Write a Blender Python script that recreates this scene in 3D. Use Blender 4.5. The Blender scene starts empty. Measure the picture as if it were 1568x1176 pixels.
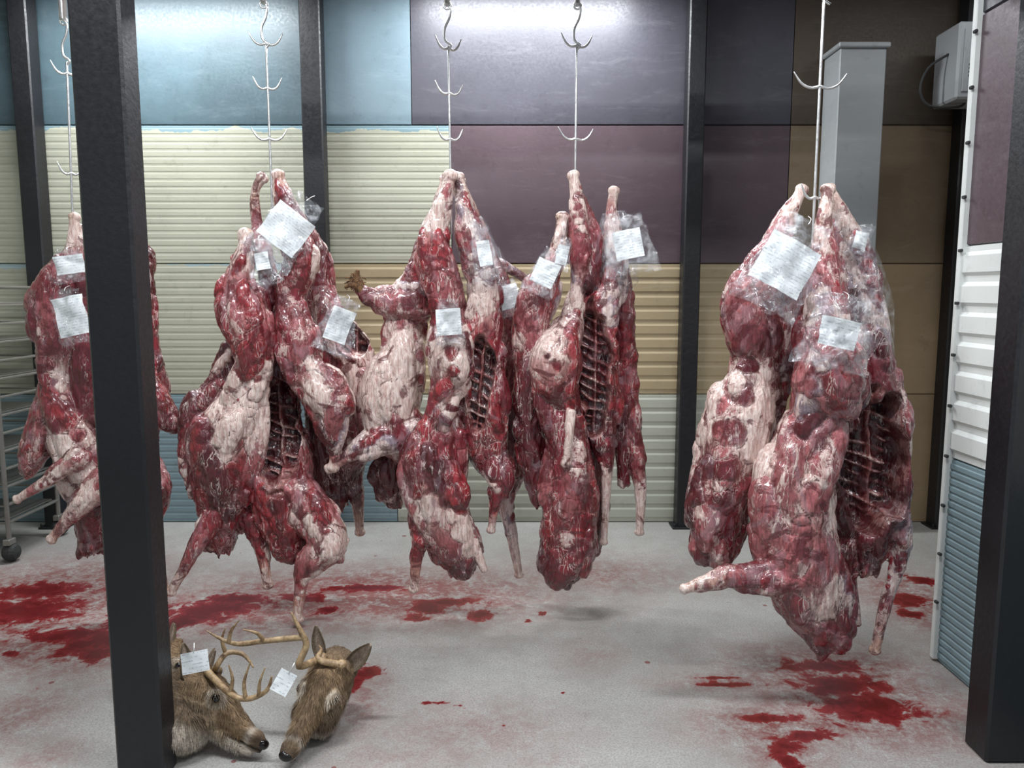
import bpy, math, random
import numpy as np
from mathutils import Vector, Matrix, noise, Euler

rnd = random.Random(7)
# ------------------------------------------------------------------ camera survey
F, CX, CY = 1178.0, 784.0, 588.0          # focal length in survey units (1568 x 1176 frame)
PIT = math.atan(0.12); SP, CP = math.sin(PIT), math.cos(PIT)
H = 1.5
def W(u, v, d):
    """survey point (u,v) that stands d metres in front of the lens -> world metres"""
    y = v - CY
    fwd = F*CP - y*SP
    return Vector(((u-CX)/fwd*d, d, H - (F*SP + y*CP)/fwd*d))
def G(u, v):
    """survey point on the floor -> world"""
    y = v - CY
    fwd = F*CP - y*SP
    d = H*fwd/(F*SP + y*CP)
    return ((u-CX)/fwd*d, d)

cam = bpy.data.cameras.new('camera'); cam.lens = 36*F/1568; cam.sensor_width = 36
camo = bpy.data.objects.new('camera', cam); bpy.context.collection.objects.link(camo)
camo.location = (0, 0, H); camo.rotation_euler = (math.pi/2 - PIT, 0, 0)
bpy.context.scene.camera = camo
bpy.context.scene.view_settings.view_transform = 'Standard'

# ------------------------------------------------------------------ material helpers
def newmat(name):
    m = bpy.data.materials.new(name); m.use_nodes = True
    nt = m.node_tree; b = nt.nodes['Principled BSDF']
    return m, nt, b
def N(nt, t, **kw):
    n = nt.nodes.new(t)
    for k, v in kw.items():
        if k.startswith('i_'):
            key = k[2:]
            key = int(key) if key.isdigit() else key.replace('_', ' ')
            n.inputs[key].default_value = v
        else: setattr(n, k, v)
    return n
def ramp(nt, fac, stops):
    r = nt.nodes.new('ShaderNodeValToRGB')
    e = r.color_ramp.elements
    while len(e) < len(stops): e.new(0.5)
    for i, (p, c) in enumerate(stops):
        e[i].position = p
        e[i].color = (c, c, c, 1) if not hasattr(c, '__len__') else (*c, 1)
    nt.links.new(fac, r.inputs[0]); return r.outputs[0]
def mixc(nt, fac, a, b, mode='MIX'):
    m = nt.nodes.new('ShaderNodeMix'); m.data_type = 'RGBA'; m.blend_type = mode
    for s, val in ((0, fac), (6, a), (7, b)):
        if hasattr(val, 'is_linked') or hasattr(val, 'links'): nt.links.new(val, m.inputs[s])
        else: m.inputs[s].default_value = val if s == 0 else (*val, 1)
    return m.outputs[2]
def math_(nt, op, a, b=0.0, c=None):
    m = nt.nodes.new('ShaderNodeMath'); m.operation = op
    for i, val in enumerate((a, b) if c is None else (a, b, c)):
        if hasattr(val, 'links'): nt.links.new(val, m.inputs[i])
        else: m.inputs[i].default_value = val
    return m.outputs[0]
def coords(nt, scale=(1, 1, 1)):
    t = nt.nodes.new('ShaderNodeTexCoord'); m = nt.nodes.new('ShaderNodeMapping')
    m.inputs['Scale'].default_value = scale
    nt.links.new(t.outputs['Object'], m.inputs[0]); return m.outputs[0]
def noise_(nt, vec, scale, detail=4, rough=.55, dist=0):
    n = N(nt, 'ShaderNodeTexNoise', i_Scale=scale, i_Detail=detail, i_Roughness=rough, i_Distortion=dist)
    nt.links.new(vec, n.inputs['Vector']); return n.outputs[0]
def bump(nt, b, h, strength=.3, dist=.01):
    bp = N(nt, 'ShaderNodeBump', i_Strength=strength, i_Distance=dist)
    nt.links.new(h, bp.inputs['Height']); nt.links.new(bp.outputs[0], b.inputs['Normal'])

def paint(name, col, rough=.42, var=.12, topstain=None, spec=.5, bumps=.12, metal=0, scuff=.36):
    m, nt, b = newmat(name)
    v = coords(nt)
    n1 = noise_(nt, v, 1.7, 6, .6)
    n2 = noise_(nt, v, 60, 3, .6)
    c = mixc(nt, ramp(nt, n1, [(.3, 0), (.7, 1)]), tuple(x*(1-var) for x in col), tuple(min(1, x*(1+var)) for x in col))
    c = mixc(nt, ramp(nt, noise_(nt, v, 9, 8, .75), [(.56, 0), (.74, .5)]), c, tuple(x*.45 for x in col))
    if scuff:
        c = mixc(nt, ramp(nt, noise_(nt, coords(nt, (.6, .6, 3)), 5, 8, .8, .5), [(.53, 0), (.70, scuff)]), c, tuple(min(.7, x*1.2+.07) for x in col))
    if topstain:
        zlim, scol = topstain
        sp = nt.nodes.new('ShaderNodeSeparateXYZ'); nt.links.new(v, sp.inputs[0])
        s = math_(nt, 'ADD', sp.outputs[2], math_(nt, 'MULTIPLY', noise_(nt, coords(nt, (1, 1, .3)), 4.0, 6, .6), .16))
        s = math_(nt, 'GREATER_THAN', s, zlim+.08)
        c = mixc(nt, s, c, scol)
    nt.links.new(c, b.inputs['Base Color'])
    nt.links.new(ramp(nt, n2, [(.3, rough-.06), (.7, rough+.12)]), b.inputs['Roughness'])
    b.inputs['Specular IOR Level'].default_value = spec
    b.inputs['Metallic'].default_value = metal
    bump(nt, b, n2, bumps, .004)
    return m

M_teal  = paint('teal_paint', (.065, .102, .120), .36, .28)
M_lblue = paint('light_blue_paint', (.150, .210, .245), .38, .15)
M_purp  = paint('purple_grey_paint', (.054, .052, .066), .36, .18)
M_maroon= paint('maroon_paint', (.090, .060, .070), .40, .18)
M_cream = paint('cream_rib', (.40, .40, .315), .42, .08, (2.485, (.20, .29, .32)))
M_cream2= paint('cream_rib_low', (.38, .38, .30), .42, .08, (1.655, (.30, .38, .40)))
M_cream3= paint('cream_rib_foot', (.41, .42, .35), .42, .08)
M_tan   = paint('tan_rib', (.38, .30, .18), .42, .09)
M_blue  = paint('blue_rib', (.19, .27, .30), .42, .1)
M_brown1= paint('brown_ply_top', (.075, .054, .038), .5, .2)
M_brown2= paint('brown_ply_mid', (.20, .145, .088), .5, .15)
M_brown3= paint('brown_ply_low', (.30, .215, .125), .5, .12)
M_white = paint('white_rib', (.66, .68, .66), .4, .06)
M_ceil  = paint('ceiling_paint', (.55, .56, .57), .7, .05)
M_black = paint('black_steel', (.008, .008, .010), .42, .3, bumps=.25, scuff=0)
M_grey  = paint('grey_metal', (.36, .38, .39), .35, .05)
M_seam  = paint('seam_dark', (.03, .03, .03), .8, scuff=0)
M_steel = paint('zinc_steel', (.75, .75, .74), .3, .1, metal=.85)
M_rust  = paint('old_steel', (.26, .25, .23), .4, .2, metal=.7)

# ------------------------------------------------------------------ mesh helpers
def mkobj(name, verts, faces, mats, midx=None, smooth=False, parent=None):
    me = bpy.data.meshes.new(name)
    me.from_pydata([tuple(v) for v in verts], [], faces); me.update()
    for m in (mats if isinstance(mats, (list, tuple)) else [mats]): me.materials.append(m)
    if midx is not None: me.polygons.foreach_set('material_index', midx)
    if smooth: me.polygons.foreach_set('use_smooth', [True]*len(me.polygons))
    o = bpy.data.objects.new(name, me); bpy.context.collection.objects.link(o)
    if parent: o.parent = parent
    return o
class MB:
    """little mesh accumulator with material slots"""
    def __init__(s): s.v = []; s.f = []; s.m = []
    def add(s, v, f, mi=0):
        o = len(s.v); s.v += [tuple(x) for x in v]
        s.f += [tuple(i+o for i in q) for q in f]; s.m += [mi]*len(f)
    def box(s, a, b, mi=0, bev=.004):
        x0, y0, z0 = a; x1, y1, z1 = b
        c = [(x0+x1)/2, (y0+y1)/2, (z0+z1)/2]; h = [(x1-x0)/2, (y1-y0)/2, (z1-z0)/2]
        bev = min(bev, min(h)*.45)
        import itertools
        idx = {}; vs = []
        for sg in itertools.product((-1, 1), repeat=3):
            for ax in range(3):
                p = [c[i]+sg[i]*(h[i]-(0 if i == ax else bev)) for i in range(3)]
                idx[(sg, ax)] = len(vs); vs.append(p)
        fs = []
        for ax in range(3):
            o1, o2 = (ax+1) % 3, (ax+2) % 3
            for sgn in (-1, 1):
                q = []
                for a1, a2 in ((-1, -1), (1, -1), (1, 1), (-1, 1)):
                    sg = [0]*3; sg[ax] = sgn; sg[o1] = a1; sg[o2] = a2
                    q.append(idx[(tuple(sg), ax)])
                fs.append(q if sgn > 0 else q[::-1])
        for ax in range(3):
            o1, o2 = (ax+1) % 3, (ax+2) % 3
            for a1 in (-1, 1):
                for a2 in (-1, 1):
                    s0 = [0]*3; s1 = [0]*3
                    s0[ax] = -1; s1[ax] = 1
                    s0[o1] = s1[o1] = a1; s0[o2] = s1[o2] = a2
                    s0, s1 = tuple(s0), tuple(s1)
                    fs.append([idx[(s0, o1)], idx[(s1, o1)], idx[(s1, o2)], idx[(s0, o2)]])
        for sg in itertools.product((-1, 1), repeat=3):
            fs.append([idx[(sg, 0)], idx[(sg, 1)], idx[(sg, 2)]])
        s.add(vs, fs, mi)
    def tube(s, pts, rad, mi=0, n=10, k=1.0, sub=5, cap=True):
        v, f, _ = tube_mesh([(Vector(p), (rad[i] if hasattr(rad, '__len__') else rad)) for i, p in enumerate(pts)], n, k, sub)
        s.add(v, f, mi)
    def obj(s, name, mats, smooth=False, parent=None):
        return mkobj(name, s.v, s.f, mats, s.m, smooth, parent)

def catmull(P, t):
    n = len(P); i = min(int(t), n-2); u = t-i
    p0 = P[max(i-1, 0)]; p1 = P[i]; p2 = P[i+1]; p3 = P[min(i+2, n-1)]
    return .5*((2*p1)+(-p0+p2)*u+(2*p0-5*p1+4*p2-p3)*u*u+(-p0+3*p1-3*p2+p3)*u**3)
def tube_mesh(pr, n=12, k=1.0, sub=5, round_=True):
    """pr = [(Vector, radius)] ; k = flattening toward world Y"""
    A = [np.array([*p, r], float) for p, r in pr]
    m = (len(A)-1)*sub
    S = [catmull(A, i/sub) if i < m else A[-1] for i in range(m+1)]
    rings = []; up = None
    for i, s in enumerate(S):
        a = S[max(i-1, 0)][:3]; b = S[min(i+1, m)][:3]
        t = Vector(b-a)
        if t.length < 1e-7: t = Vector((0, 0, -1))
        t.normalize()
        ref = Vector((0, 1, 0))
        if abs(t.y) > .9: ref = Vector((1, 0, 0)) if abs(t.y) > .97 else ref
        sx = t.cross(ref).normalized(); sy = sx.cross(t).normalized()
        rings.append((Vector(s[:3]), sx, sy, max(s[3], .0015), t))
    v = []; f = []
    def ring(c, sx, sy, r):
        for j in range(n):
            a = 2*math.pi*j/n
            v.append(c+sx*math.cos(a)*r+sy*math.sin(a)*r*k)
    c, sx, sy, r, t = rings[0]
    v.append(c-t*r*.6); ring(c-t*r*.38, sx, sy, r*.75)
    for c, sx, sy, r, t in rings: ring(c, sx, sy, r)
    c, sx, sy, r, t = rings[-1]; ring(c+t*r*.38, sx, sy, r*.75); v.append(c+t*r*.6)
    R = len(rings)+2
    for j in range(n): f.append((0, 1+(j+1) % n, 1+j))
    for i in range(R-1):
        for j in range(n):
            a = 1+i*n+j; b = 1+i*n+(j+1) % n
            f.append((a, b, b+n, a+n))
    L = len(v)-1
    for j in range(n): f.append((L, 1+(R-1)*n+j, 1+(R-1)*n+(j+1) % n))
    return v, f, rings
def ellipsoid(c, ax, la, rb, n=10, m=7):
    """c centre, ax unit axis, la half length, rb radius"""
    ax = ax.normalized(); q = ax.to_track_quat('Z', 'Y').to_matrix()
    v = [c+q@Vector((0, 0, -la))]; f = []
    for i in range(1, m):
        th = math.pi*i/m
        for j in range(n):
            a = 2*math.pi*j/n
            v.append(c+q@Vector((math.sin(th)*math.cos(a)*rb, math.sin(th)*math.sin(a)*rb, -math.cos(th)*la)))
    v.append(c+q@Vector((0, 0, la)))
    for j in range(n): f.append((0, 1+(j+1) % n, 1+j))
    for i in range(m-2):
        for j in range(n):
            a = 1+i*n+j; b = 1+i*n+(j+1) % n
            f.append((a, b, b+n, a+n))
    L = len(v)-1; o = 1+(m-2)*n
    for j in range(n): f.append((L, o+j, o+(j+1) % n))
    return v, f

# ------------------------------------------------------------------ room shell
YB = 4.9
def ribs(z0, z1, kind):
    """profile list (z, outward offset)"""
    pr = [(z0, -.012), (z0+.006, 0)]
    if kind:
        p, h = kind
        n = max(1, int(round((z1-z0-.03)/p))); pp = (z1-z0-.03)/n
        for i in range(n):
            a = z0+.015+i*pp
            pr += [(a+pp*.12, 0), (a+pp*.24, h), (a+pp*.78, h), (a+pp*.92, 0)]
    pr += [(z1-.006, 0), (z1, -.012)]
    return pr
def panel(mb, mp, s0, s1, z0, z1, mi, kind=None):
    """mp(s, offset, z)->world"""
    pr = ribs(z0, z1, kind); v = []; f = []
    for z, o in pr: v += [mp(s0, o, z), mp(s1, o, z)]
    for i in range(len(pr)-1):
        f.append((2*i, 2*i+1, 2*i+3, 2*i+2))
    mb.add(v, f, mi)
Z = [0, .845, 1.675, 2.52, 3.4]
mats = [M_seam, M_teal, M_lblue, M_purp, M_maroon, M_cream, M_cream2, M_cream3, M_tan, M_blue, M_brown1, M_brown2, M_brown3]
mb = MB(); mp = lambda s, o, z: (s, YB-o, z)
mb.box((-4.2, YB+.01, 0), (3.4, YB+.12, 3.4), 0)
fine = (.046, .0014); wide = (.092, .004)
panel(mb, mp, -4.2, -1.2, Z[3], Z[4], 1)
panel(mb, mp, -1.2, -.62, Z[3], Z[4], 2)
panel(mb, mp, -.615, 1.715, Z[3], Z[4], 3)
panel(mb, mp, -4.2, -.38, Z[2], Z[3], 5, fine)
panel(mb, mp, -.375, 1.715, Z[2], Z[3], 4)
panel(mb, mp, -4.2, -1.19, Z[1], Z[2], 6, fine)
panel(mb, mp, -1.185, 1.715, Z[1], Z[2], 8, wide)
panel(mb, mp, -4.2, -.75, Z[0], Z[1], 9, fine)
panel(mb, mp, -.745, 1.715, Z[0], Z[1], 7, wide)
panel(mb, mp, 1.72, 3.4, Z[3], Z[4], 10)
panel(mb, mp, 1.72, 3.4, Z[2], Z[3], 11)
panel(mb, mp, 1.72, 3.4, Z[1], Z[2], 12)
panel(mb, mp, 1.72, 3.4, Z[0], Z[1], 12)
mb.obj('wall_back', mats)

# right partition wall, free end at y=3
mb = MB(); XR = 1.74; mp = lambda s, o, z: (XR-o, s, z)
mb.box((XR+.01, -.6, 0), (XR+.09, 3.0, 3.4), 0)
panel(mb, mp, 3.0, -.6, Z[3], Z[4], 3); panel(mb, mp, 3.0, -.6, Z[2], Z[3], 1)
panel(mb, mp, 3.0, -.6, Z[1], Z[2], 2, (.118, .012)); panel(mb, mp, 3.0, -.6, Z[0], Z[1], 4, (.03, .005))
mb.obj('wall_right', [M_seam, M_maroon, M_white, M_purp, M_blue])
mb = MB()
mb.box((XR-.022, 2.985, 0.01), (XR+.11, 3.012, 3.39), 0, .003)
for i in range(16):
    z = .25+i*.2
    mb.box((XR-.032, 2.97, z), (XR-.020, 2.99, z+.012), 1)
mb.obj('trim_1', [M_white, M_seam])
mb = MB(); mb.box((3.4, 2.9, 0), (3.5, 5.0, 3.4), 0); mb.obj('wall_alcove', [M_brown3])
mb = MB(); mb.box((-4.3, -.6, 0), (-4.2, 5.0, 3.4), 0); mb.obj('wall_left', [M_cream3])
mb = MB(); mb.box((-4.2, -.6, 3.4), (3.4, 5.0, 3.5), 0); mb.obj('ceiling', [M_ceil])

# floor with blood field
xs = np.linspace(-4.2, 3.4, 380); ys = np.linspace(-.6, 4.95, 300)
XX, YY = np.meshgrid(xs, ys)
blood = np.zeros_like(XX); smear = np.zeros_like(XX)
def blob(arr, u, v, ru, rv, amp=1.0, ang=0):
    x, y = G(u, v); x2, _ = G(u+ru, v); _, y2 = G(u, v-rv); rx = abs(x2-x); ry = abs(y2-y)
    c, s = math.cos(ang), math.sin(ang)
    dx = XX-x; dy = YY-y
    q = ((dx*c+dy*s)/rx)**2+((-dx*s+dy*c)/ry)**2
    np.maximum(arr, amp*np.exp(-q*.7), out=arr)
for b_ in [(40,935,76,20),(60,905,66,12),(150,985,52,22),(105,972,66,12),(155,995,26,18),(245,965,38,20),(325,932,76,16,1,.25),(300,945,56,12),(355,918,50,9),
           (205,955,50,18),(655,930,28,10),(640,945,16,9),(738,942,22,9),(560,1030,24,9,1,.5),(543,1045,10,12),(690,922,44,6),(810,950,6,3),(830,940,6,3),
           (1330,1085,76,22),(1290,1050,66,15),(1240,1125,38,9),(1180,1100,44,6),(1200,1145,24,12),(1205,1165,18,18),(1390,920,26,10),(1415,890,22,8),(1395,940,18,6),
           (1100,1038,30,3),(1110,1048,40,3),(1260,1020,60,10),(650,1075,4,3),(15,1000,14,5),(700,1100,3,3),(860,1060,3,2),(470,915,40,6),(560,900,60,5),(500,935,18,6)]:
    blob(blood, *b_)
for k_ in range(28):   # thin scratch at the centre of the floor
    t = k_/27; blob(blood, 655+120*t, 1075+38*t*t, 4, 2.5, .6)
for b_ in [(560,908,240,34,1.8),(380,930,190,32,1.7),(640,922,160,26,1.7),(900,880,130,24,1),(60,920,170,54,1.8),(120,985,150,36,1.7),(1320,1080,150,50,1.6),(1270,1030,130,38,1.5),(1110,1045,80,14,1.1),(560,1070,30,45,1),
           (1190,1110,110,30,1.4),(1400,920,70,40,1.5),(720,1120,130,40,.6),(600,1160,110,25,.5),(20,1100,70,50,.9),(70,1160,50,25,.8),(830,1165,60,20,.4),(900,1000,50,22,.5),(1200,1150,60,30,1.3)]:
    a = list(b_); blob(smear, *a[:4], a[4] if len(a) > 4 else .9)
V = np.stack([XX.ravel(), YY.ravel(), np.zeros(XX.size)], 1)
nx, ny = len(xs), len(ys)
fc = [(j*nx+i, j*nx+i+1, (j+1)*nx+i+1, (j+1)*nx+i) for j in range(ny-1) for i in range(nx-1)]
m, nt, b = newmat('concrete_floor')
v = coords(nt)
base = mixc(nt, ramp(nt, noise_(nt, v, 1.3, 7, .6), [(.35, 0), (.65, 1)]), (.32, .315, .295), (.43, .425, .405))
base = mixc(nt, ramp(nt, noise_(nt, v, 140, 2, .7), [(.35, .6), (.6, 0)]), base, (.17, .16, .15))
base = mixc(nt, ramp(nt, noise_(nt, v, 4, 9, .85), [(.47, 0), (.68, .6)]), base, (.23, .21, .195))
base = mixc(nt, ramp(nt, noise_(nt, v, 33, 6, .8), [(.58, 0), (.68, .6)]), base, (.15, .125, .115))
ab = N(nt, 'ShaderNodeAttribute', attribute_name='blood'); asm = N(nt, 'ShaderNodeAttribute', attribute_name='smear')
nz = noise_(nt, v, 13, 8, .68, .6)
fine_n = noise_(nt, v, 45, 6, .7, .3)
smn = math_(nt, 'ADD', math_(nt, 'MULTIPLY', nz, .55), math_(nt, 'MULTIPLY', fine_n, .45))
sm = math_(nt, 'MULTIPLY', asm.outputs['Fac'], ramp(nt, smn, [(.37, 0), (.56, .70)]))
sm = math_(nt, 'MINIMUM', sm, .88)
base = mixc(nt, sm, base, (.17, .036, .032))
vor = N(nt, 'ShaderNodeTexVoronoi', i_Scale=9.0, i_Randomness=1.0); nt.links.new(v, vor.inputs['Vector'])
vc = nt.nodes.new('ShaderNodeSeparateColor'); nt.links.new(vor.outputs['Color'], vc.inputs[0])
sz = math_(nt, 'MULTIPLY', math_(nt, 'POWER', vc.outputs[0], 6.0), .14)
spots = math_(nt, 'LESS_THAN', math_(nt, 'ADD', vor.outputs['Distance'], math_(nt, 'MULTIPLY', fine_n, .04)), math_(nt, 'ADD', sz, .012))
base = mixc(nt, math_(nt, 'MULTIPLY', spots, .8), base, (.16, .03, .03))
wet = math_(nt, 'ADD', ab.outputs['Fac'], math_(nt, 'MULTIPLY', math_(nt, 'SUBTRACT', nz, .5), 2.1))
wetm = ramp(nt, wet, [(.38, 0), (.56, 1)])
bc = mixc(nt, ramp(nt, wet, [(.5, 0), (.95, 1)]), (.19, .018, .020), (.10, .007, .009))
col = mixc(nt, wetm, base, bc)
nt.links.new(col, b.inputs['Base Color'])
nt.links.new(mixc(nt, wetm, (.55, .55, .55), (.2, .2, .2)), b.inputs['Roughness'])
bump(nt, b, math_(nt, 'SUBTRACT', fine_n, math_(nt, 'MULTIPLY', wetm, .5)), .12, .004)
fl = mkobj('floor', V, fc, m)
for nm, arr in (('blood', blood), ('smear', smear)):
    at = fl.data.attributes.new(nm, 'FLOAT', 'POINT'); at.data.foreach_set('value', arr.ravel().astype(np.float32))

# ------------------------------------------------------------------ posts, column, boxes, rails
def post(x0, x1, y0, y1, name='steel_post', plate=True):
    mb = MB(); mb.box((x0, y0, 0.0), (x1, y1, 3.395), 0, .008)
    cx, cy = (x0+x1)/2, (y0+y1)/2
    mb.box((x0-.03, y0-.02, 0.0), (x1+.03, y1, .012), 0) if plate else None
    for sx in (-1, 1) if plate else ():
        mb.tube([(cx+sx*((x1-x0)/2+.015), y0-.005, .012), (cx+sx*((x1-x0)/2+.015), y0-.005, .03)], .008, 0, 6, 1, 1)
    return mb.obj(name, [M_black])
post(-1.213, -1.069, 2.2, 2.30, plate=False)
post(-1.26, -1.135, 4.76, 4.875)
post(1.05, 1.155, 4.76, 4.875)
post(-2.98, -2.865, 4.76, 4.875)
post(2.695, 2.80, 4.76, 4.875)
post(1.515, 1.66, 2.3, 2.42, plate=False)

mb = MB()
mb.box((1.9, 4.65, 0), (2.17, 4.88, 2.9), 0, .006)
mb.box((1.885, 4.63, 2.9), (2.185, 4.88, 2.93), 0, .006)
mb.box((1.905, 4.645, .0), (2.165, 4.65, .12), 0, .002)
mb.obj('metal_duct_column', [M_grey])
mb = MB()
mb.box((2.5, 4.5, 2.58), (2.78, 4.755, 3.0), 0, .012)
mb.box((2.53, 4.492, 2.62), (2.75, 4.5, 2.96), 0, .004)
for i in range(4): mb.box((2.56, 4.488, 2.70+i*.02), (2.60, 4.493, 2.71+i*.02), 1, .001)
mb.tube([(2.5, 4.6, 2.85), (2.40, 4.62, 2.78), (2.36, 4.62, 2.66), (2.42, 4.62, 2.57), (2.58, 4.6, 2.56), (2.62, 4.6, 2.60)], .007, 1, 8)
mb.obj('wall_mounted_control_box', [M_grey, M_seam])

def rail(y, x0, x1):
    mb = MB()
    mb.box((x0, y-.03, 2.80), (x1, y+.03, 2.86), 0); mb.box((x0, y-.006, 2.86), (x1, y+.006, 2.93), 0, .002)
    mb.box((x0, y-.03, 2.93), (x1, y+.03, 2.95), 0)
    x = x0+.3
    while x < x1:
        mb.tube([(x, y, 2.94), (x, y, 3.395)], .012, 0, 8, 1, 1); x += .9
    return mb.obj('overhead_meat_rail', [M_rust])
rail(3.4, -4.1, 1.6); rail(2.75, -.9, 1.72)

# rack cart at the far left
mb = MB()
for x in (-3.40, -2.80):
    for y in (4.15, 4.62): mb.tube([(x, y, .13), (x, y, 1.60)], .013, 0, 8, 1, 1)
for i in range(14):
    z = .22+i*.1
    for x in (-3.40, -2.80): mb.box((x-.012, 4.15, z), (x+.012, 4.62, z+.012), 0, .002)
    for y in (4.15, 4.62): mb.tube([(-3.40, y, z), (-2.80, y, z)], .006, 0, 6, 1, 1)
    if i % 2 == 0: mb.box((-3.38, 4.17, z+.012), (-2.82, 4.60, z+.02), 0, .002)
for x in (-3.40, -2.80):
    for y in (4.15, 4.62):
        mb.box((x-.02, y-.03, .10), (x+.02, y+.03, .135), 0)
        mb.tube([(x-.014, y+.01, .055), (x+.014, y+.01, .055)], .05, 1, 16, 1, 1)
mb.obj('wheeled_tray_rack', [M_rust, M_seam])

# ------------------------------------------------------------------ hooks
def hook(u, vt, vb, d, prongs, ang=.0, open_top=True):
    mb = MB(); p = lambda uu, vv, dy=0: W(uu, vv, d+dy)
    u0, u1 = u
    top = p(u0, vt)
    mb.box((top.x-.010, d-.02, top.z+.02), (top.x+.010, d+.02, 2.80), 0)
    c = Vector((top.x, d, top.z+.02))
    mb.tube([c+Vector((.015*math.cos(a), 0, .015*math.sin(a))) for a in np.linspace(0, 2*math.pi, 13)], .004, 0, 8, 1, 2)
    L = top
    mb.tube([L+Vector((-.012, 0, .03)), L+Vector((.012, 0, .012)), L+Vector((.008, 0, -.03)), L+Vector((-.012, 0, -.075)), L+Vector((-.010, 0, -.12)),
             L+Vector((.014, 0, -.14)), p(u0+(u1-u0)*.3, vt+60)], .0048, 0, 10)
    a = p(u0+(u1-u0)*.3, vt+55); bt = p(u1, vb)
    mb.tube([a, a.lerp(bt, .5), bt, bt+Vector((0, 0, -.25))], .005, 0, 10)
    for pv, w in prongs:
        t = (pv-(vt+55))/(vb-vt-55); q = a.lerp(bt, t)
        for s in (-1, 1):
            dx = Vector((math.cos(ang)*s, math.sin(ang)*s, 0))
            mb.tube([q+Vector((0, 0, -.004)), q+dx*w*.35+Vector((0, 0, -.010)), q+dx*w*.7+Vector((0, 0, .004)), q+dx*w+Vector((0, 0, .040))], [.006, .005, .0045, .002], 0, 8)
    return mb.obj('hanging_meat_hook', [M_steel], True)
hook((404, 415), 14, 268, 3.4, [(65, .07), (132, .06), (210, .075)], .2)
hook((685, 690), 16, 268, 3.4, [(72, .06), (140, .065), (210, .06)], .5)
hook((884, 881), 16, 268, 3.4, [(68, .07), (210, .08)], .3)
hook((1268, 1248), -60, 288, 2.75, [(128, .095), (300, .05)], .1)
hook((98, 112), 40, 345, 3.4, [(110, .06), (262, .05)], .6)

# ------------------------------------------------------------------ meat material
m, nt, b = newmat('raw_venison')
at = N(nt, 'ShaderNodeAttribute', attribute_name='Col'); af = N(nt, 'ShaderNodeAttribute', attribute_name='fat'); ae = N(nt, 'ShaderNodeAttribute', attribute_name='crease')
v = coords(nt, (1, 1, .5)); vv = coords(nt)
nl = noise_(nt, v, 7, 6, .56, 2.0); nm_ = noise_(nt, v, 38, 6, .62, 1.0); ns = noise_(nt, coords(nt, (1, 1, .16)), 110, 4, .6, .5)
c = mixc(nt, ramp(nt, math_(nt, 'ADD', math_(nt, 'MULTIPLY', nm_, .45), math_(nt, 'MULTIPLY', ns, .55)), [(.38, 0), (.60, 1)]), (.52, .44, .46), (1.2, 1.15, 1.15))
c = mixc(nt, 1.0, at.outputs['Color'], c, 'MULTIPLY')
# thin silver skin
sk = ramp(nt, noise_(nt, coords(nt, (1, 1, .6)), 6, 4, .5, 2.4), [(.555, 0), (.585, .26), (.80, .42)])
c = mixc(nt, sk, c, (.34, .25, .28))
# fat sheets with torn edges
fm = math_(nt, 'ADD', math_(nt, 'ADD', math_(nt, 'MULTIPLY', nl, .8), math_(nt, 'MULTIPLY', nm_, .3)), math_(nt, 'MULTIPLY', math_(nt, 'SUBTRACT', af.outputs['Fac'], .5), .46))
fmask = ramp(nt, fm, [(.622, 0), (.650, .70), (.77, 1)])
fatc = mixc(nt, ramp(nt, ns, [(.38, 0), (.62, 1)]), (.54, .34, .30), (.82, .69, .63))
c = mixc(nt, math_(nt, 'MULTIPLY', fmask, .9), c, fatc)
# crisp white tendon streaks running down
tn = noise_(nt, coords(nt, (1, 1, .22)), 26, 3, .5, 1.5)
tl = ramp(nt, math_(nt, 'ABSOLUTE', math_(nt, 'SUBTRACT', tn, .5)), [(.0, 1), (.022, 0)])
tl = math_(nt, 'MULTIPLY', tl, ramp(nt, nl, [(.46, 0), (.54, .8)]))
c = mixc(nt, tl, c, (.80, .67, .62))
# creases between the muscles
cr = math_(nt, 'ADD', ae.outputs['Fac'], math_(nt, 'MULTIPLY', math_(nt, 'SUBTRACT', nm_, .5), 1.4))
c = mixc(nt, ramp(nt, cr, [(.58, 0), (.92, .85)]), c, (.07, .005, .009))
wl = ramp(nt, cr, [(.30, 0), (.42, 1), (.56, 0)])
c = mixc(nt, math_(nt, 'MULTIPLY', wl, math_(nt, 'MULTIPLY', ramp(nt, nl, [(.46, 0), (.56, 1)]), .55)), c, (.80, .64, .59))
# blood-dark patches
dk = ramp(nt, math_(nt, 'SUBTRACT', noise_(nt, vv, 7, 7, .64, 1.6), math_(nt, 'MULTIPLY', af.outputs['Fac'], .08)), [(.480, 0), (.535, 1)])
c = mixc(nt, math_(nt, 'MULTIPLY', dk, .80), c, (.095, .008, .012))
nt.links.new(c, b.inputs['Base Color'])
nt.links.new(ramp(nt, nm_, [(.3, .16), (.7, .38)]), b.inputs['Roughness'])
b.inputs['Coat Weight'].default_value = .7; b.inputs['Coat Roughness'].default_value = .10
hh = math_(nt, 'ADD', math_(nt, 'MULTIPLY', nm_, 1.0), math_(nt, 'ADD', math_(nt, 'MULTIPLY', ns, .5), math_(nt, 'MULTIPLY', fmask, .35)))
bump(nt, b, hh, .6, .012)
M_meat = m

PAL = {'M': ((.20, .022, .032), .24), 'D': ((.072, .007, .012), .0), 'P': ((.34, .10, .105), .56), 'W': ((.62, .43, .38), 1.06),
       'B': ((.36, .30, .34), .80), 'T': ((.70, .50, .38), .88), 'H': ((.16, .09, .045), .0), 'R': ((.29, .026, .033), .16)}

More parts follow.
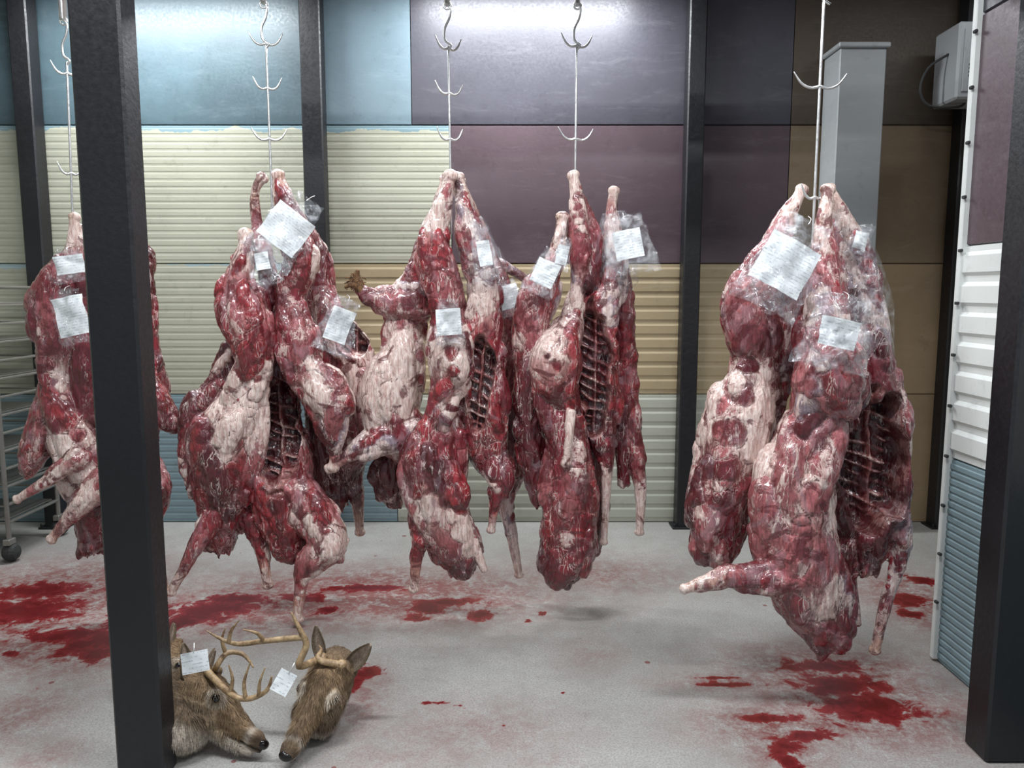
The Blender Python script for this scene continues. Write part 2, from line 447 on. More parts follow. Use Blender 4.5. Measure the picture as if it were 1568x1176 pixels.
def carcass(d, chains, cav=(), seed=1, vox=.006, name='deer_carcass'):
    r_ = random.Random(seed)
    V = []; Fc = []; sp = []; sr = []; scol = []; sf = []; sid = []
    gid = [0]
    def addm(v, f):
        o = len(V); V.extend(v); Fc.extend([tuple(i+o for i in q) for q in f])
    def samp(p, r, c, f, g):
        sp.append(tuple(p)); sr.append(r); scol.append(c); sf.append(f); sid.append(g)
    for ch in chains:
        k = 1.0
        if not isinstance(ch[0], tuple): k = ch[0]; ch = ch[1:]
        col = 'M'; cs = []; pr = []
        for q in ch:
            u, vv_, dy, r = q[:4]
            if len(q) > 4: col = q[4]
            cs.append(col); pr.append((W(u, vv_, d+dy), r*(d+dy)/F*(.90 if r > 18 else .80)))
        vm, fm_, rings = tube_mesh(pr, 14, k, 6); addm(vm, fm_)
        cg = gid[0]; gid[0] += 1
        ells = []
        for i, (c0, sx, sy, r, t) in enumerate(rings):
            tt = i/6; a = min(int(tt), len(cs)-1); bb = min(a+1, len(cs)-1); w = tt-a
            ca, fa = PAL[cs[a]]; cb, fb = PAL[cs[bb]]
            samp(c0, r, [ca[j]*(1-w)+cb[j]*w for j in range(3)], fa*(1-w)+fb*w, cg)
            if r > .026 and i % 3 == 0 and k > .6:
                for _ in range(3):
                    an = r_.uniform(0, 2*math.pi)
                    out = sx*math.cos(an)+sy*math.sin(an)*k
                    rb = r*r_.uniform(.36, .66); la = r*r_.uniform(1.6, 3.2)
                    c1 = c0+out*(r-rb*r_.uniform(.72, .92))
                    ax = (t+sx*r_.uniform(-.5, .5)+sy*r_.uniform(-.2, .2)).normalized()
                    for _t in range(8):      # keep muscle ends inside the limb silhouette
                        bad = False
                        for sg in (-.9, .9):
                            tip = c1+ax*la*sg
                            if min((tip-rg[0]).length/rg[3] for rg in rings) > 1.02: bad = True
                        if not bad: break
                        la *= .85
                    if la < rb*1.1: continue
                    pool = [cs[a]]*4+[cs[bb]]*2+['M', 'R', 'P', 'D']
                    if r_.random() < .25: pool += ['W', 'B']
                    ells.append((c1, ax, la, rb, out, r_.choice(pool), r_.uniform(.75, 1.2)))
        for c1, ax, la, rb, out, key, br in ells:
            ve, fe = ellipsoid(c1, ax, la, rb, 12, 9); addm(ve, fe)
            cc, ff = PAL[key]; g = gid[0]; gid[0] += 1
            for s_ in (-.8, -.4, 0, .4, .8): samp(c1+ax*la*s_+out*rb*.25, rb*math.sqrt(1-.8*s_*s_), [x*br for x in cc], ff, g)
        # pale joint knob on cut leg ends
        for e_, cc_ in ((0, cs[0]), (-1, cs[-1])):
            c0, sx, sy, r, t = rings[e_]
            if cc_ == 'T' and r < .035:
                ve, fe = ellipsoid(c0, sx, r*1.45, r*1.12); addm(ve, fe)
        # torn shreds where the neck / flank was cut
        c0, sx, sy, r, t = rings[-1]
        if cs[-1] in 'DMRP' and r > .035:
            for _ in range(11):
                an = r_.uniform(0, 6.28); p0 = c0+sx*math.cos(an)*r*.75+sy*math.sin(an)*r*.75-t*r*.2
                L = r_.uniform(.03, .08); rr = r_.uniform(.009, .02)
                dr = (t*.6+Vector((0, 0, -.6))+sx*r_.uniform(-.5, .5)).normalized()
                vm, fm2, rg2 = tube_mesh([(p0, rr*1.2), (p0+dr*L*.6, rr), (p0+dr*L, rr*.35)], 8, 1, 3); addm(vm, fm2)
                g = gid[0]; gid[0] += 1; key = r_.choice('DMRRPW')
                for rg in rg2: samp(rg[0], rg[3], PAL[key][0], PAL[key][1], g)
    me = bpy.data.meshes.new('tmp'); me.from_pydata([tuple(x) for x in V], [], Fc)
    o = bpy.data.objects.new(name, me); bpy.context.collection.objects.link(o)
    md = o.modifiers.new('r', 'REMESH'); md.mode = 'VOXEL'; md.voxel_size = vox
    ms = o.modifiers.new('s', 'SMOOTH'); ms.iterations = 2; ms.factor = .5
    dg = bpy.context.evaluated_depsgraph_get()
    m2 = bpy.data.meshes.new_from_object(o.evaluated_get(dg)); o.modifiers.clear(); o.data = m2; m2.name = name
    n = len(m2.vertices)
    co = np.empty(n*3); m2.vertices.foreach_get('co', co); co = co.reshape(-1, 3)
    no = np.empty(n*3, dtype=np.float32); m2.vertices.foreach_get('normal', no); no = no.reshape(-1, 3)
    sp_ = np.array(sp); sr_ = np.array(sr); sc_ = np.array(scol); sf_ = np.array(sf); sid_ = np.array(sid)
    order = np.argsort(sid_, kind='stable'); sp_, sr_, sc_, sf_, sid_ = sp_[order], sr_[order], sc_[order], sf_[order], sid_[order]
    starts = np.flatnonzero(np.r_[True, np.diff(sid_) > 0])
    # warp the lookup so that colour borders are torn instead of geometric
    wp = np.array([tuple(noise.noise_vector(Vector((p[0]*22, p[1]*22, p[2]*14)))) for p in co])*.009
    col = np.zeros((n, 3)); fat = np.zeros(n); rad = np.zeros(n); crease = np.zeros(n)
    for a in range(0, n, 4000):
        dd = np.linalg.norm((co+wp)[a:a+4000, None, :]-sp_[None], axis=2)
        q = (dd/sr_[None]); w = np.exp(-20*(q-q.min(axis=1, keepdims=True)))
        w /= w.sum(axis=1, keepdims=True)
        col[a:a+4000] = w@sc_; fat[a:a+4000] = w@sf_; rad[a:a+4000] = w@sr_
        if len(starts) > 1:
            gm = np.minimum.reduceat(q, starts, axis=1); gm.partition(1, axis=1)
            crease[a:a+4000] = np.exp(-(gm[:, 1]-gm[:, 0])/.05)
    amp = np.clip(rad*.13, .001, .0065)*(1+.9*np.clip((.35-fat)/.3, 0, 1))
    dis = np.empty(n)
    for i in range(n):
        x, y, z = co[i]
        dis[i] = noise.noise(Vector((x*13, y*13, z*5+seed*9)))*1.0 + (.5-abs(noise.noise(Vector((x*26, y*26, z*8+seed*5)))))*1.2 + .45*noise.noise(Vector((x*70, y*70, z*28)))
    co = co+no*(dis*amp-crease*np.clip(rad*.11, 0, .005))[:, None]
    # opened body cavities with rib cage
    for (cu, cv, ru, rv, tilt) in cav:
        c0 = W(cu, cv, d); rx = ru*d/F; rz = rv*d/F
        dx = co[:, 0]-c0.x; dz = co[:, 2]-c0.z; ct, st = math.cos(tilt), math.sin(tilt)
        a = (dx*ct+dz*st)/rx; bq = (-dx*st+dz*ct)/rz
        nzz = np.array([noise.noise(Vector((x*13, 3.3, z*13))) for x, z in zip(co[:, 0], co[:, 2])])
        q = a*a+bq*bq+nzz*.6; front = np.clip(-no[:, 1]*2.0+.3, 0, 1)*(q < 1)
        w = front*np.clip((1-q)*3.5, 0, 1)
        ribv = np.cos((bq*rz+a*rx*.45+nzz*.016)/.044*2*math.pi)
        rib = np.clip(ribv*1.5-.35, 0, 1)*np.clip(.9+nzz*2.0, .2, 1)
        spn = np.exp(-((a-.1-nzz*.1)/.10)**2)*(rx > .06)
        rib = np.maximum(rib, spn*.8)
        co[:, 1] += w*(min(rx, .12)*1.4-rib*.020-spn*.015)
        dc = np.array([.035, .003, .006])[None]*(1-rib[:, None])+np.array([.40, .13, .12])[None]*rib[:, None]
        col = col*(1-w[:, None])+dc*w[:, None]; fat = fat*(1-w)+w*(-.2+.95*rib); crease *= 1-w
        edge = front*np.exp(-((q-.92)/.10)**2)
        col = col*(1-edge[:, None]*.6)+np.array([.58, .34, .30])[None]*edge[:, None]*.6
    m2.vertices.foreach_set('co', co.ravel().astype(np.float32))
    ca = m2.color_attributes.new('Col', 'FLOAT_COLOR', 'POINT')
    ca.data.foreach_set('color', np.concatenate([col, np.ones((n, 1))], 1).ravel().astype(np.float32))
    fa = m2.attributes.new('fat', 'FLOAT', 'POINT'); fa.data.foreach_set('value', fat.astype(np.float32))
    fa = m2.attributes.new('crease', 'FLOAT', 'POINT'); fa.data.foreach_set('value', crease.astype(np.float32))
    m2.materials.clear(); m2.materials.append(M_meat)
    m2.polygons.foreach_set('use_smooth', [True]*len(m2.polygons)); m2.update()
    bpy.data.meshes.remove(me)
    return o

D0 = 3.4
# --- cluster A (behind the near post)
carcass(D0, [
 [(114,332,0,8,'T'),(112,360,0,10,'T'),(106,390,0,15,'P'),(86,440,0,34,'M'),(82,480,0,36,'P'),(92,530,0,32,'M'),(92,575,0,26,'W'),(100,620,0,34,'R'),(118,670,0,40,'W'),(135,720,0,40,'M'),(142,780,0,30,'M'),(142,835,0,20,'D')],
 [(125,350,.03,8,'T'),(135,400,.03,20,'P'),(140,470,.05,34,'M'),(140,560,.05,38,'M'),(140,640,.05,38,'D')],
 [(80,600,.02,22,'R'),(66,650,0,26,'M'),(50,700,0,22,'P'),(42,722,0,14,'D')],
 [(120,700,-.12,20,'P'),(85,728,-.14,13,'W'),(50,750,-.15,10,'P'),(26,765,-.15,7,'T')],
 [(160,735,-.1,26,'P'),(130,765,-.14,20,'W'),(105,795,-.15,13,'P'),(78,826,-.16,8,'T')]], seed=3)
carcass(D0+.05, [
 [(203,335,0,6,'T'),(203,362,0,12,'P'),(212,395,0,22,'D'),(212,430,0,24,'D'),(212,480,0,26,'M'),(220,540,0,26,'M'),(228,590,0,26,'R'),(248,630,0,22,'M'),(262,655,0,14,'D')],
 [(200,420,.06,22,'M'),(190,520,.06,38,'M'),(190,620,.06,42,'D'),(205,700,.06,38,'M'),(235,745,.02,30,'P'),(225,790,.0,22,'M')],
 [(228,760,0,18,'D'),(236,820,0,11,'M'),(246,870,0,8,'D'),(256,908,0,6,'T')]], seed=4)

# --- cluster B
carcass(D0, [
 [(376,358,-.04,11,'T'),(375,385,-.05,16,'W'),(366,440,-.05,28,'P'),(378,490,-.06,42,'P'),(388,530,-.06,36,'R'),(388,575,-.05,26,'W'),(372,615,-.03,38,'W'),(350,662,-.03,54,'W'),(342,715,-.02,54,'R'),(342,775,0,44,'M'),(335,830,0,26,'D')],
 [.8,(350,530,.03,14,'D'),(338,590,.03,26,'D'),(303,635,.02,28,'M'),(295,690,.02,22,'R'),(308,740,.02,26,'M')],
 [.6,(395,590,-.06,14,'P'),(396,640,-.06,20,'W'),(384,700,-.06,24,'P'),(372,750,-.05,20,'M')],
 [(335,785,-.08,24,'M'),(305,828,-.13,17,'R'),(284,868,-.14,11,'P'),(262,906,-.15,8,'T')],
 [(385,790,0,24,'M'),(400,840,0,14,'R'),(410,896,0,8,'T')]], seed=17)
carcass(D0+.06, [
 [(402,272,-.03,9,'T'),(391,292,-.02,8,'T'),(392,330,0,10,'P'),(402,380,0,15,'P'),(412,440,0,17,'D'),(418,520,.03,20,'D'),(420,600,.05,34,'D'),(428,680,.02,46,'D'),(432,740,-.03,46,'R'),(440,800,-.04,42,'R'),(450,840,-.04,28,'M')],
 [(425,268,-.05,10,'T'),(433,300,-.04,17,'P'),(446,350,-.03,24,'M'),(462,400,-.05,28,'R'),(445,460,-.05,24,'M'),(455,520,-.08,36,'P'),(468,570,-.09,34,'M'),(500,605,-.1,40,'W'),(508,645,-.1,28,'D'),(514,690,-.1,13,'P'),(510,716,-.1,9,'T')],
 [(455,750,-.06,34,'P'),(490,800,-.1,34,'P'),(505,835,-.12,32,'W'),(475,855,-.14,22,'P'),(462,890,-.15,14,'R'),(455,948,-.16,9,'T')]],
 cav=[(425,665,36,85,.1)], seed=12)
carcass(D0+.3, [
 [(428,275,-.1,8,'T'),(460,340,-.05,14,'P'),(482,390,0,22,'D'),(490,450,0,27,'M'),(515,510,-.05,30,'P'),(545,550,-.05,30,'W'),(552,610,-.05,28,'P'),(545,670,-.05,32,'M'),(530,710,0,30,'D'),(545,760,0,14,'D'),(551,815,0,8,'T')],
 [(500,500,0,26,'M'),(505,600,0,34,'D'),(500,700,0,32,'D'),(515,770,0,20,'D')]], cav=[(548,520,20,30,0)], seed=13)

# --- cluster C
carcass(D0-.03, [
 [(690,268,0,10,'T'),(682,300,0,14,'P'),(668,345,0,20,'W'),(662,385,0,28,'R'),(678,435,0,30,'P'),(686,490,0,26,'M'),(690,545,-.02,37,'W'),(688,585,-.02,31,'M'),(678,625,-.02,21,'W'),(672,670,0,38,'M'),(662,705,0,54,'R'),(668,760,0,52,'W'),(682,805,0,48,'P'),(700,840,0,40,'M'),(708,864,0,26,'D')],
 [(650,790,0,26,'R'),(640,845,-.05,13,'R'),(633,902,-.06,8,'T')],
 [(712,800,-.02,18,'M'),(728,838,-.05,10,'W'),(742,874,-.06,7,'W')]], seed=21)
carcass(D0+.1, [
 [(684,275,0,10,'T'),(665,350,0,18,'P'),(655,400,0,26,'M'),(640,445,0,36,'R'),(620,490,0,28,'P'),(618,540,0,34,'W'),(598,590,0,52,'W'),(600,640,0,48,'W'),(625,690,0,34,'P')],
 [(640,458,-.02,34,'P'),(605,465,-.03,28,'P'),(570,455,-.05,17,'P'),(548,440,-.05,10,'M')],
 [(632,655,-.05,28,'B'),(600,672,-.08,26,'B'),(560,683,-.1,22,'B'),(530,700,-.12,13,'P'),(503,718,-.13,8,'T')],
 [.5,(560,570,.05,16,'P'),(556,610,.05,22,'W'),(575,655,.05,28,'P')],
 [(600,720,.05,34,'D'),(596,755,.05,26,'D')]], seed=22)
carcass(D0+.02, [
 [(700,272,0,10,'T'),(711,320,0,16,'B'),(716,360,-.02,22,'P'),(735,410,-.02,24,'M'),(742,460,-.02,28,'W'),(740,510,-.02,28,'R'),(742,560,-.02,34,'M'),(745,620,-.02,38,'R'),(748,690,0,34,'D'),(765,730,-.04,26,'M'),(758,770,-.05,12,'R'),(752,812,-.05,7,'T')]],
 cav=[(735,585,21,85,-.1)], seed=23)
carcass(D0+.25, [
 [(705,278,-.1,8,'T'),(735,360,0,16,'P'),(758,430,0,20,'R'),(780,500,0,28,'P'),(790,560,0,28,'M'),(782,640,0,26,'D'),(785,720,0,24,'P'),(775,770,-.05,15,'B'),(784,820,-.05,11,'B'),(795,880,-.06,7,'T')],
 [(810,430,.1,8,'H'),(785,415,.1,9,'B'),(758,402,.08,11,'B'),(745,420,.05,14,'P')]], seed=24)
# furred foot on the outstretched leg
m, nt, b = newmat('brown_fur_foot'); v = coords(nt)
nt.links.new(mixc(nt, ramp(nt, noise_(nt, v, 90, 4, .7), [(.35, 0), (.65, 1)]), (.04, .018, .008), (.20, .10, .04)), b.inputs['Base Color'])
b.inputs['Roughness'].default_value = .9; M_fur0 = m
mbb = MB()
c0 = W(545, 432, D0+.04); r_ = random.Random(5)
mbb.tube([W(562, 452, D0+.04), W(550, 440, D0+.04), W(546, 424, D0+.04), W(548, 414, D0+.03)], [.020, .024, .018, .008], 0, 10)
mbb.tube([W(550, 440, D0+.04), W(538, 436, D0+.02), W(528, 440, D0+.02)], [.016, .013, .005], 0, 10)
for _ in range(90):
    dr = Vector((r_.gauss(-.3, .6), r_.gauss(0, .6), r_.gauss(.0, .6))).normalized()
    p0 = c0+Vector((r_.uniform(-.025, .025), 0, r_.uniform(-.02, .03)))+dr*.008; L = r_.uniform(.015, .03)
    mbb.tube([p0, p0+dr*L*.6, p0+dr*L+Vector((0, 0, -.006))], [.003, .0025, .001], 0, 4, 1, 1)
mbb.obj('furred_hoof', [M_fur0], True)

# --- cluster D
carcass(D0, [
 [(862,332,0,10,'T'),(858,360,0,13,'T'),(848,400,0,18,'P'),(826,450,0,30,'R'),(815,500,0,28,'P'),(812,560,0,26,'M'),(808,630,.02,24,'D'),(815,700,.02,24,'D'),(822,772,.02,9,'M')]], seed=31)
carcass(D0-.02, [
 [(878,268,0,9,'T'),(884,310,0,14,'W'),(886,350,0,18,'P'),(888,400,0,18,'M'),(882,450,0,14,'W'),(872,500,0,24,'P'),(850,545,-.04,42,'W'),(848,580,-.04,38,'R'),(860,620,0,26,'P'),(868,680,0,36,'M'),(872,740,0,44,'P'),(872,800,0,48,'R'),(868,845,0,46,'M'),(862,868,0,36,'D')],
 [(874,630,-.1,11,'W'),(871,670,-.12,9,'W'),(867,710,-.12,8,'T')],
 [(868,850,-.02,12,'D'),(868,902,-.02,6,'M')],
 [(885,300,.05,12,'P'),(905,370,.05,22,'M'),(900,430,.05,24,'D')]], seed=32)
carcass(D0+.05, [
 [(940,292,0,8,'T'),(937,325,0,11,'P'),(940,380,0,20,'B'),(936,430,0,26,'B'),(918,480,0,32,'R'),(912,540,0,36,'R'),(914,600,0,38,'R'),(918,650,0,28,'D'),(928,700,-.03,16,'M'),(928,750,-.03,10,'W'),(924,830,-.03,7,'T')],
 [(890,640,.1,30,'D'),(895,720,.1,34,'M'),(905,790,.1,30,'D'),(900,840,.1,20,'D')]],
 cav=[(908,565,25,110,0)], seed=33)
carcass(D0+.14, [
 [(945,380,0,12,'B'),(952,430,0,18,'P'),(955,500,0,20,'M'),(962,580,0,18,'R'),(968,660,0,18,'P'),(976,710,-.02,16,'M'),(981,760,-.03,10,'W'),(979,815,-.03,7,'T')],
 [(940,560,0,18,'M'),(950,640,0,18,'D'),(955,740,0,12,'M')]], seed=34)

# --- cluster E (right, nearer)
DE = 2.75
carcass(DE+.08, [
 [(1228,290,0,9,'T'),(1212,322,0,14,'T'),(1195,360,0,22,'P'),(1165,420,0,36,'P'),(1150,470,0,44,'P'),(1155,525,0,42,'M'),(1158,560,0,30,'W'),(1142,610,0,50,'W'),(1130,660,0,56,'W'),(1115,720,0,52,'P'),(1100,775,0,44,'M'),(1093,828,0,40,'M'),(1090,840,0,36,'D')],
 [(1205,400,.04,22,'P'),(1205,500,.05,28,'P'),(1190,590,.05,22,'B'),(1165,660,.04,28,'P')]], seed=41)
carcass(DE-.08, [
 [(1268,290,.08,11,'T'),(1262,340,.06,15,'T'),(1262,400,.05,22,'P'),(1262,470,.02,32,'B'),(1262,540,0,48,'P'),(1268,590,-.02,60,'P'),(1254,635,0,42,'P'),(1232,690,0,48,'P'),(1213,750,0,66,'W'),(1215,810,0,70,'P'),(1230,870,0,65,'P'),(1245,915,0,58,'W'),(1262,955,0,44,'M'),(1270,978,0,30,'D')],
 [(1210,880,-.06,34,'P'),(1160,885,-.08,26,'M'),(1115,882,-.1,20,'P'),(1080,892,-.1,14,'T'),(1047,902,-.1,8,'T')]], seed=42)
carcass(DE+.06, [
 [(1268,290,0,10,'T'),(1288,330,0,15,'T'),(1308,380,0,22,'B'),(1325,440,0,26,'B'),(1335,500,0,27,'B'),(1335,560,0,36,'M'),(1338,620,0,50,'D'),(1345,690,0,50,'M'),(1345,750,0,44,'D'),(1335,810,0,38,'M'),(1325,860,0,24,'D')],
 [(1275,330,.02,12,'P'),(1285,420,.02,22,'P'),(1300,520,.02,32,'P'),(1300,620,.04,34,'D'),(1300,740,.04,36,'D'),(1300,830,.04,26,'D')],
 [.5,(1368,570,-.04,14,'P'),(1380,640,-.05,16,'W'),(1382,710,-.05,16,'P'),(1378,770,-.04,14,'P')],
 [(1365,770,-.02,26,'P'),(1380,820,-.03,19,'B'),(1372,870,-.04,15,'B'),(1355,930,-.05,12,'P'),(1340,996,-.05,9,'T')],
 [(1295,840,0,20,'D'),(1300,890,0,15,'M'),(1312,956,0,9,'B')]],
 cav=[(1330,700,46,118,.05)], seed=43)

# ------------------------------------------------------------------ tags in plastic bags
m, nt, b = newmat('paper_tag'); v = coords(nt)
wv_ = N(nt, 'ShaderNodeTexWave', wave_type='BANDS', bands_direction='Y', i_Scale=28.0, i_Distortion=1.5, i_Detail=3.0); wv_.inputs['Detail Scale'].default_value = 8
nt.links.new(v, wv_.inputs['Vector'])
ink = math_(nt, 'MULTIPLY', ramp(nt, wv_.outputs['Fac'], [(.80, 0), (.88, 1)]), ramp(nt, noise_(nt, v, 70, 3, .6), [(.48, 0), (.55, 1)]))
nt.links.new(mixc(nt, math_(nt, 'MULTIPLY', ink, .45), (.74, .77, .78), (.12, .14, .2)), b.inputs['Base Color'])
b.inputs['Roughness'].default_value = .6; M_paper = m
m = bpy.data.materials.new('clear_plastic'); m.use_nodes = True; nt = m.node_tree
for n_ in list(nt.nodes):
    if n_.type == 'BSDF_PRINCIPLED': nt.nodes.remove(n_)
outn = [n_ for n_ in nt.nodes if n_.type == 'OUTPUT_MATERIAL'][0]
tr = N(nt, 'ShaderNodeBsdfTransparent'); gl = N(nt, 'ShaderNodeBsdfGlossy', i_Roughness=.10); gl.inputs['Color'].default_value = (.95, .97, 1, 1)
df = N(nt, 'ShaderNodeBsdfDiffuse'); df.inputs['Color'].default_value = (.55, .60, .64, 1)
vb = coords(nt); bp = N(nt, 'ShaderNodeBump', i_Strength=1.0, i_Distance=.02); nt.links.new(noise_(nt, vb, 22, 5, .6, 1), bp.inputs['Height'])
nt.links.new(bp.outputs[0], gl.inputs['Normal'])
ms1 = N(nt, 'ShaderNodeMixShader', i_0=.36); nt.links.new(gl.outputs[0], ms1.inputs[1]); nt.links.new(df.outputs[0], ms1.inputs[2])
ms2 = N(nt, 'ShaderNodeMixShader')
nt.links.new(ramp(nt, noise_(nt, vb, 20, 5, .7, 1.5), [(.42, .03), (.68, .38)]), ms2.inputs[0])
nt.links.new(tr.outputs[0], ms2.inputs[1]); nt.links.new(ms1.outputs[0], ms2.inputs[2]); nt.links.new(ms2.outputs[0], outn.inputs[0])
M_plastic = m
def sheet(mb, w, h, mi, off, amp, seed, taper=0):
    n = 13; v = []; f = []
    for j in range(n):
        for i in range(n):
            x = (i/(n-1)-.5)*w; y = (j/(n-1)-.5)*h
            x *= 1-taper*(j/(n-1))
            if mi == 1:
                x += .016*noise.noise(Vector((y*18, seed*1.7, i/6))); y += .020*noise.noise(Vector((x*18, seed*2.3, 4)))
            z = off+amp*(noise.noise(Vector((x*14+seed, y*14, seed*3.1)))*1.0+.4*noise.noise(Vector((x*40+seed, y*40, 5))))+ (x*x)*-1.2
            v.append((x, y, z))
    for j in range(n-1):
        for i in range(n-1):
            a = j*n+i; f.append((a, a+1, a+n+1, a+n))
    mb.add(v, f, mi)
def tag(u, v_, d, w, h, rot=0, bag=(1.35, 1.5), yaw=0, seed=1):
    s = d/F; mb = MB()
    sheet(mb, w*s, h*s, 0, 0, .02, seed)
    if bag:
        sheet(mb, w*s*bag[0], h*s*bag[1], 1, .008, .035, seed+3, .35); sheet(mb, w*s*bag[0], h*s*bag[1], 1, -.008, .035, seed+7, .4)
    top = h*s*.5*(bag[1] if bag else 1)
    mb.tube([(0, top*.92, 0), (.003, top*1.05, -.01), (0, top*1.15, -.05)], .0016, 2, 6, 1, 3)
    o = mb.obj('tag_in_plastic_bag', [M_paper, M_plastic, M_steel], True)
    o.location = W(u, v_, d)
    o.rotation_euler = (Matrix.Rotation(yaw, 3, 'Z')@Matrix.Rotation(math.pi/2-.05, 3, 'X')@Matrix.Rotation(math.radians(rot), 3, 'Z')).to_euler()
    return o
tag(106,405,D0-.14,44,28,8,(1.2,1.8),seed=1); tag(108,484,D0-.2,48,60,12,(1.2,1.4),seed=2)
tag(437,350,D0-.12,66,60,-38,(1.3,1.9),seed=3); tag(520,498,D0-.16,36,52,-22,(1.8,1.7),.5,seed=4); tag(402,400,D0-.16,22,26,10,(2.2,2.8),seed=5)
tag(687,493,D0-.19,38,40,4,(1.3,1.7),seed=6); tag(742,388,D0-.14,20,38,10,(2.2,2.1),seed=7); tag(777,455,D0+.05,36,36,15,(1.5,1.6),seed=8)
tag(835,418,D0-.16,36,38,-25,(1.4,1.9),seed=9); tag(861,390,D0-.12,18,30,-12,(1.6,1.7),seed=10); tag(962,374,D0-.12,42,44,12,(2.0,2.0),-.2,seed=11)
tag(1204,405,DE-.16,84,78,-28,(1.35,1.9),seed=12); tag(1286,510,DE-.26,62,44,-12,(2.0,2.6),seed=13); tag(1318,368,DE-.02,22,26,-15,(1.6,1.7),seed=14)
def sleeve(pts, d, seed):
    """loose clear bag pulled over a hind leg"""
    vm, fm_, rings = tube_mesh([(W(u, v_, d+dy), r*(d+dy)/F) for u, v_, dy, r in pts], 28, 1, 9)
    out = []
    for p in vm:
        q = noise.noise_vector(Vector((p[0]*14+seed, p[1]*14, p[2]*7)))
        q2 = noise.noise_vector(Vector((p[0]*38+seed, p[1]*38, p[2]*16)))
        out.append(Vector(p)+q*.020+q2*.008)
    return mkobj('clear_plastic_leg_bag', out, fm_, M_plastic, None, True)
sleeve([(1276,335,0,22),(1300,380,0,30),(1320,440,0,34),(1334,500,0,35),(1338,550,0,32)], DE+.06, 3)
sleeve([(1215,345,0,22),(1195,390,0,36),(1175,440,0,46)], DE+.06, 5)
sleeve([(940,335,0,18),(942,380,0,30),(940,430,0,34)], D0+.05, 9)
sleeve([(720,350,0,26),(736,400,0,32),(744,440,0,34)], D0+.02, 11)

# ------------------------------------------------------------------ deer heads
m, nt, b = newmat('deer_fur'); at = N(nt, 'ShaderNodeAttribute', attribute_name='Col')
v = coords(nt, (.35, 1, 1)); h1 = noise_(nt, v, 160, 5, .7, .3); h2 = noise_(nt, v, 22, 5, .65)
c = mixc(nt, ramp(nt, h1, [(.3, 0), (.7, 1)]), (.50, .48, .47), (1.35, 1.3, 1.25))
c = mixc(nt, 1.0, at.outputs['Color'], c, 'MULTIPLY')
c = mixc(nt, ramp(nt, h2, [(.46, 0), (.70, .45)]), c, (.09, .062, .042))
nt.links.new(c, b.inputs['Base Color']); b.inputs['Roughness'].default_value = .8; b.inputs['Specular IOR Level'].default_value = .25
bump(nt, b, h1, .8, .006); M_fur = m
m, nt, b = newmat('antler'); v = coords(nt)
nt.links.new(mixc(nt, ramp(nt, noise_(nt, v, 30, 6, .7), [(.35, 0), (.65, 1)]), (.15, .085, .04), (.44, .31, .17)), b.inputs['Base Color'])
b.inputs['Roughness'].default_value = .45; bump(nt, b, noise_(nt, coords(nt), 120, 4, .6), .4, .004); M_ant = m
m, nt, b = newmat('wet_eye_nose'); b.inputs['Base Color'].default_value = (.008, .006, .006, 1); b.inputs['Roughness'].default_value = .12; M_eye = m

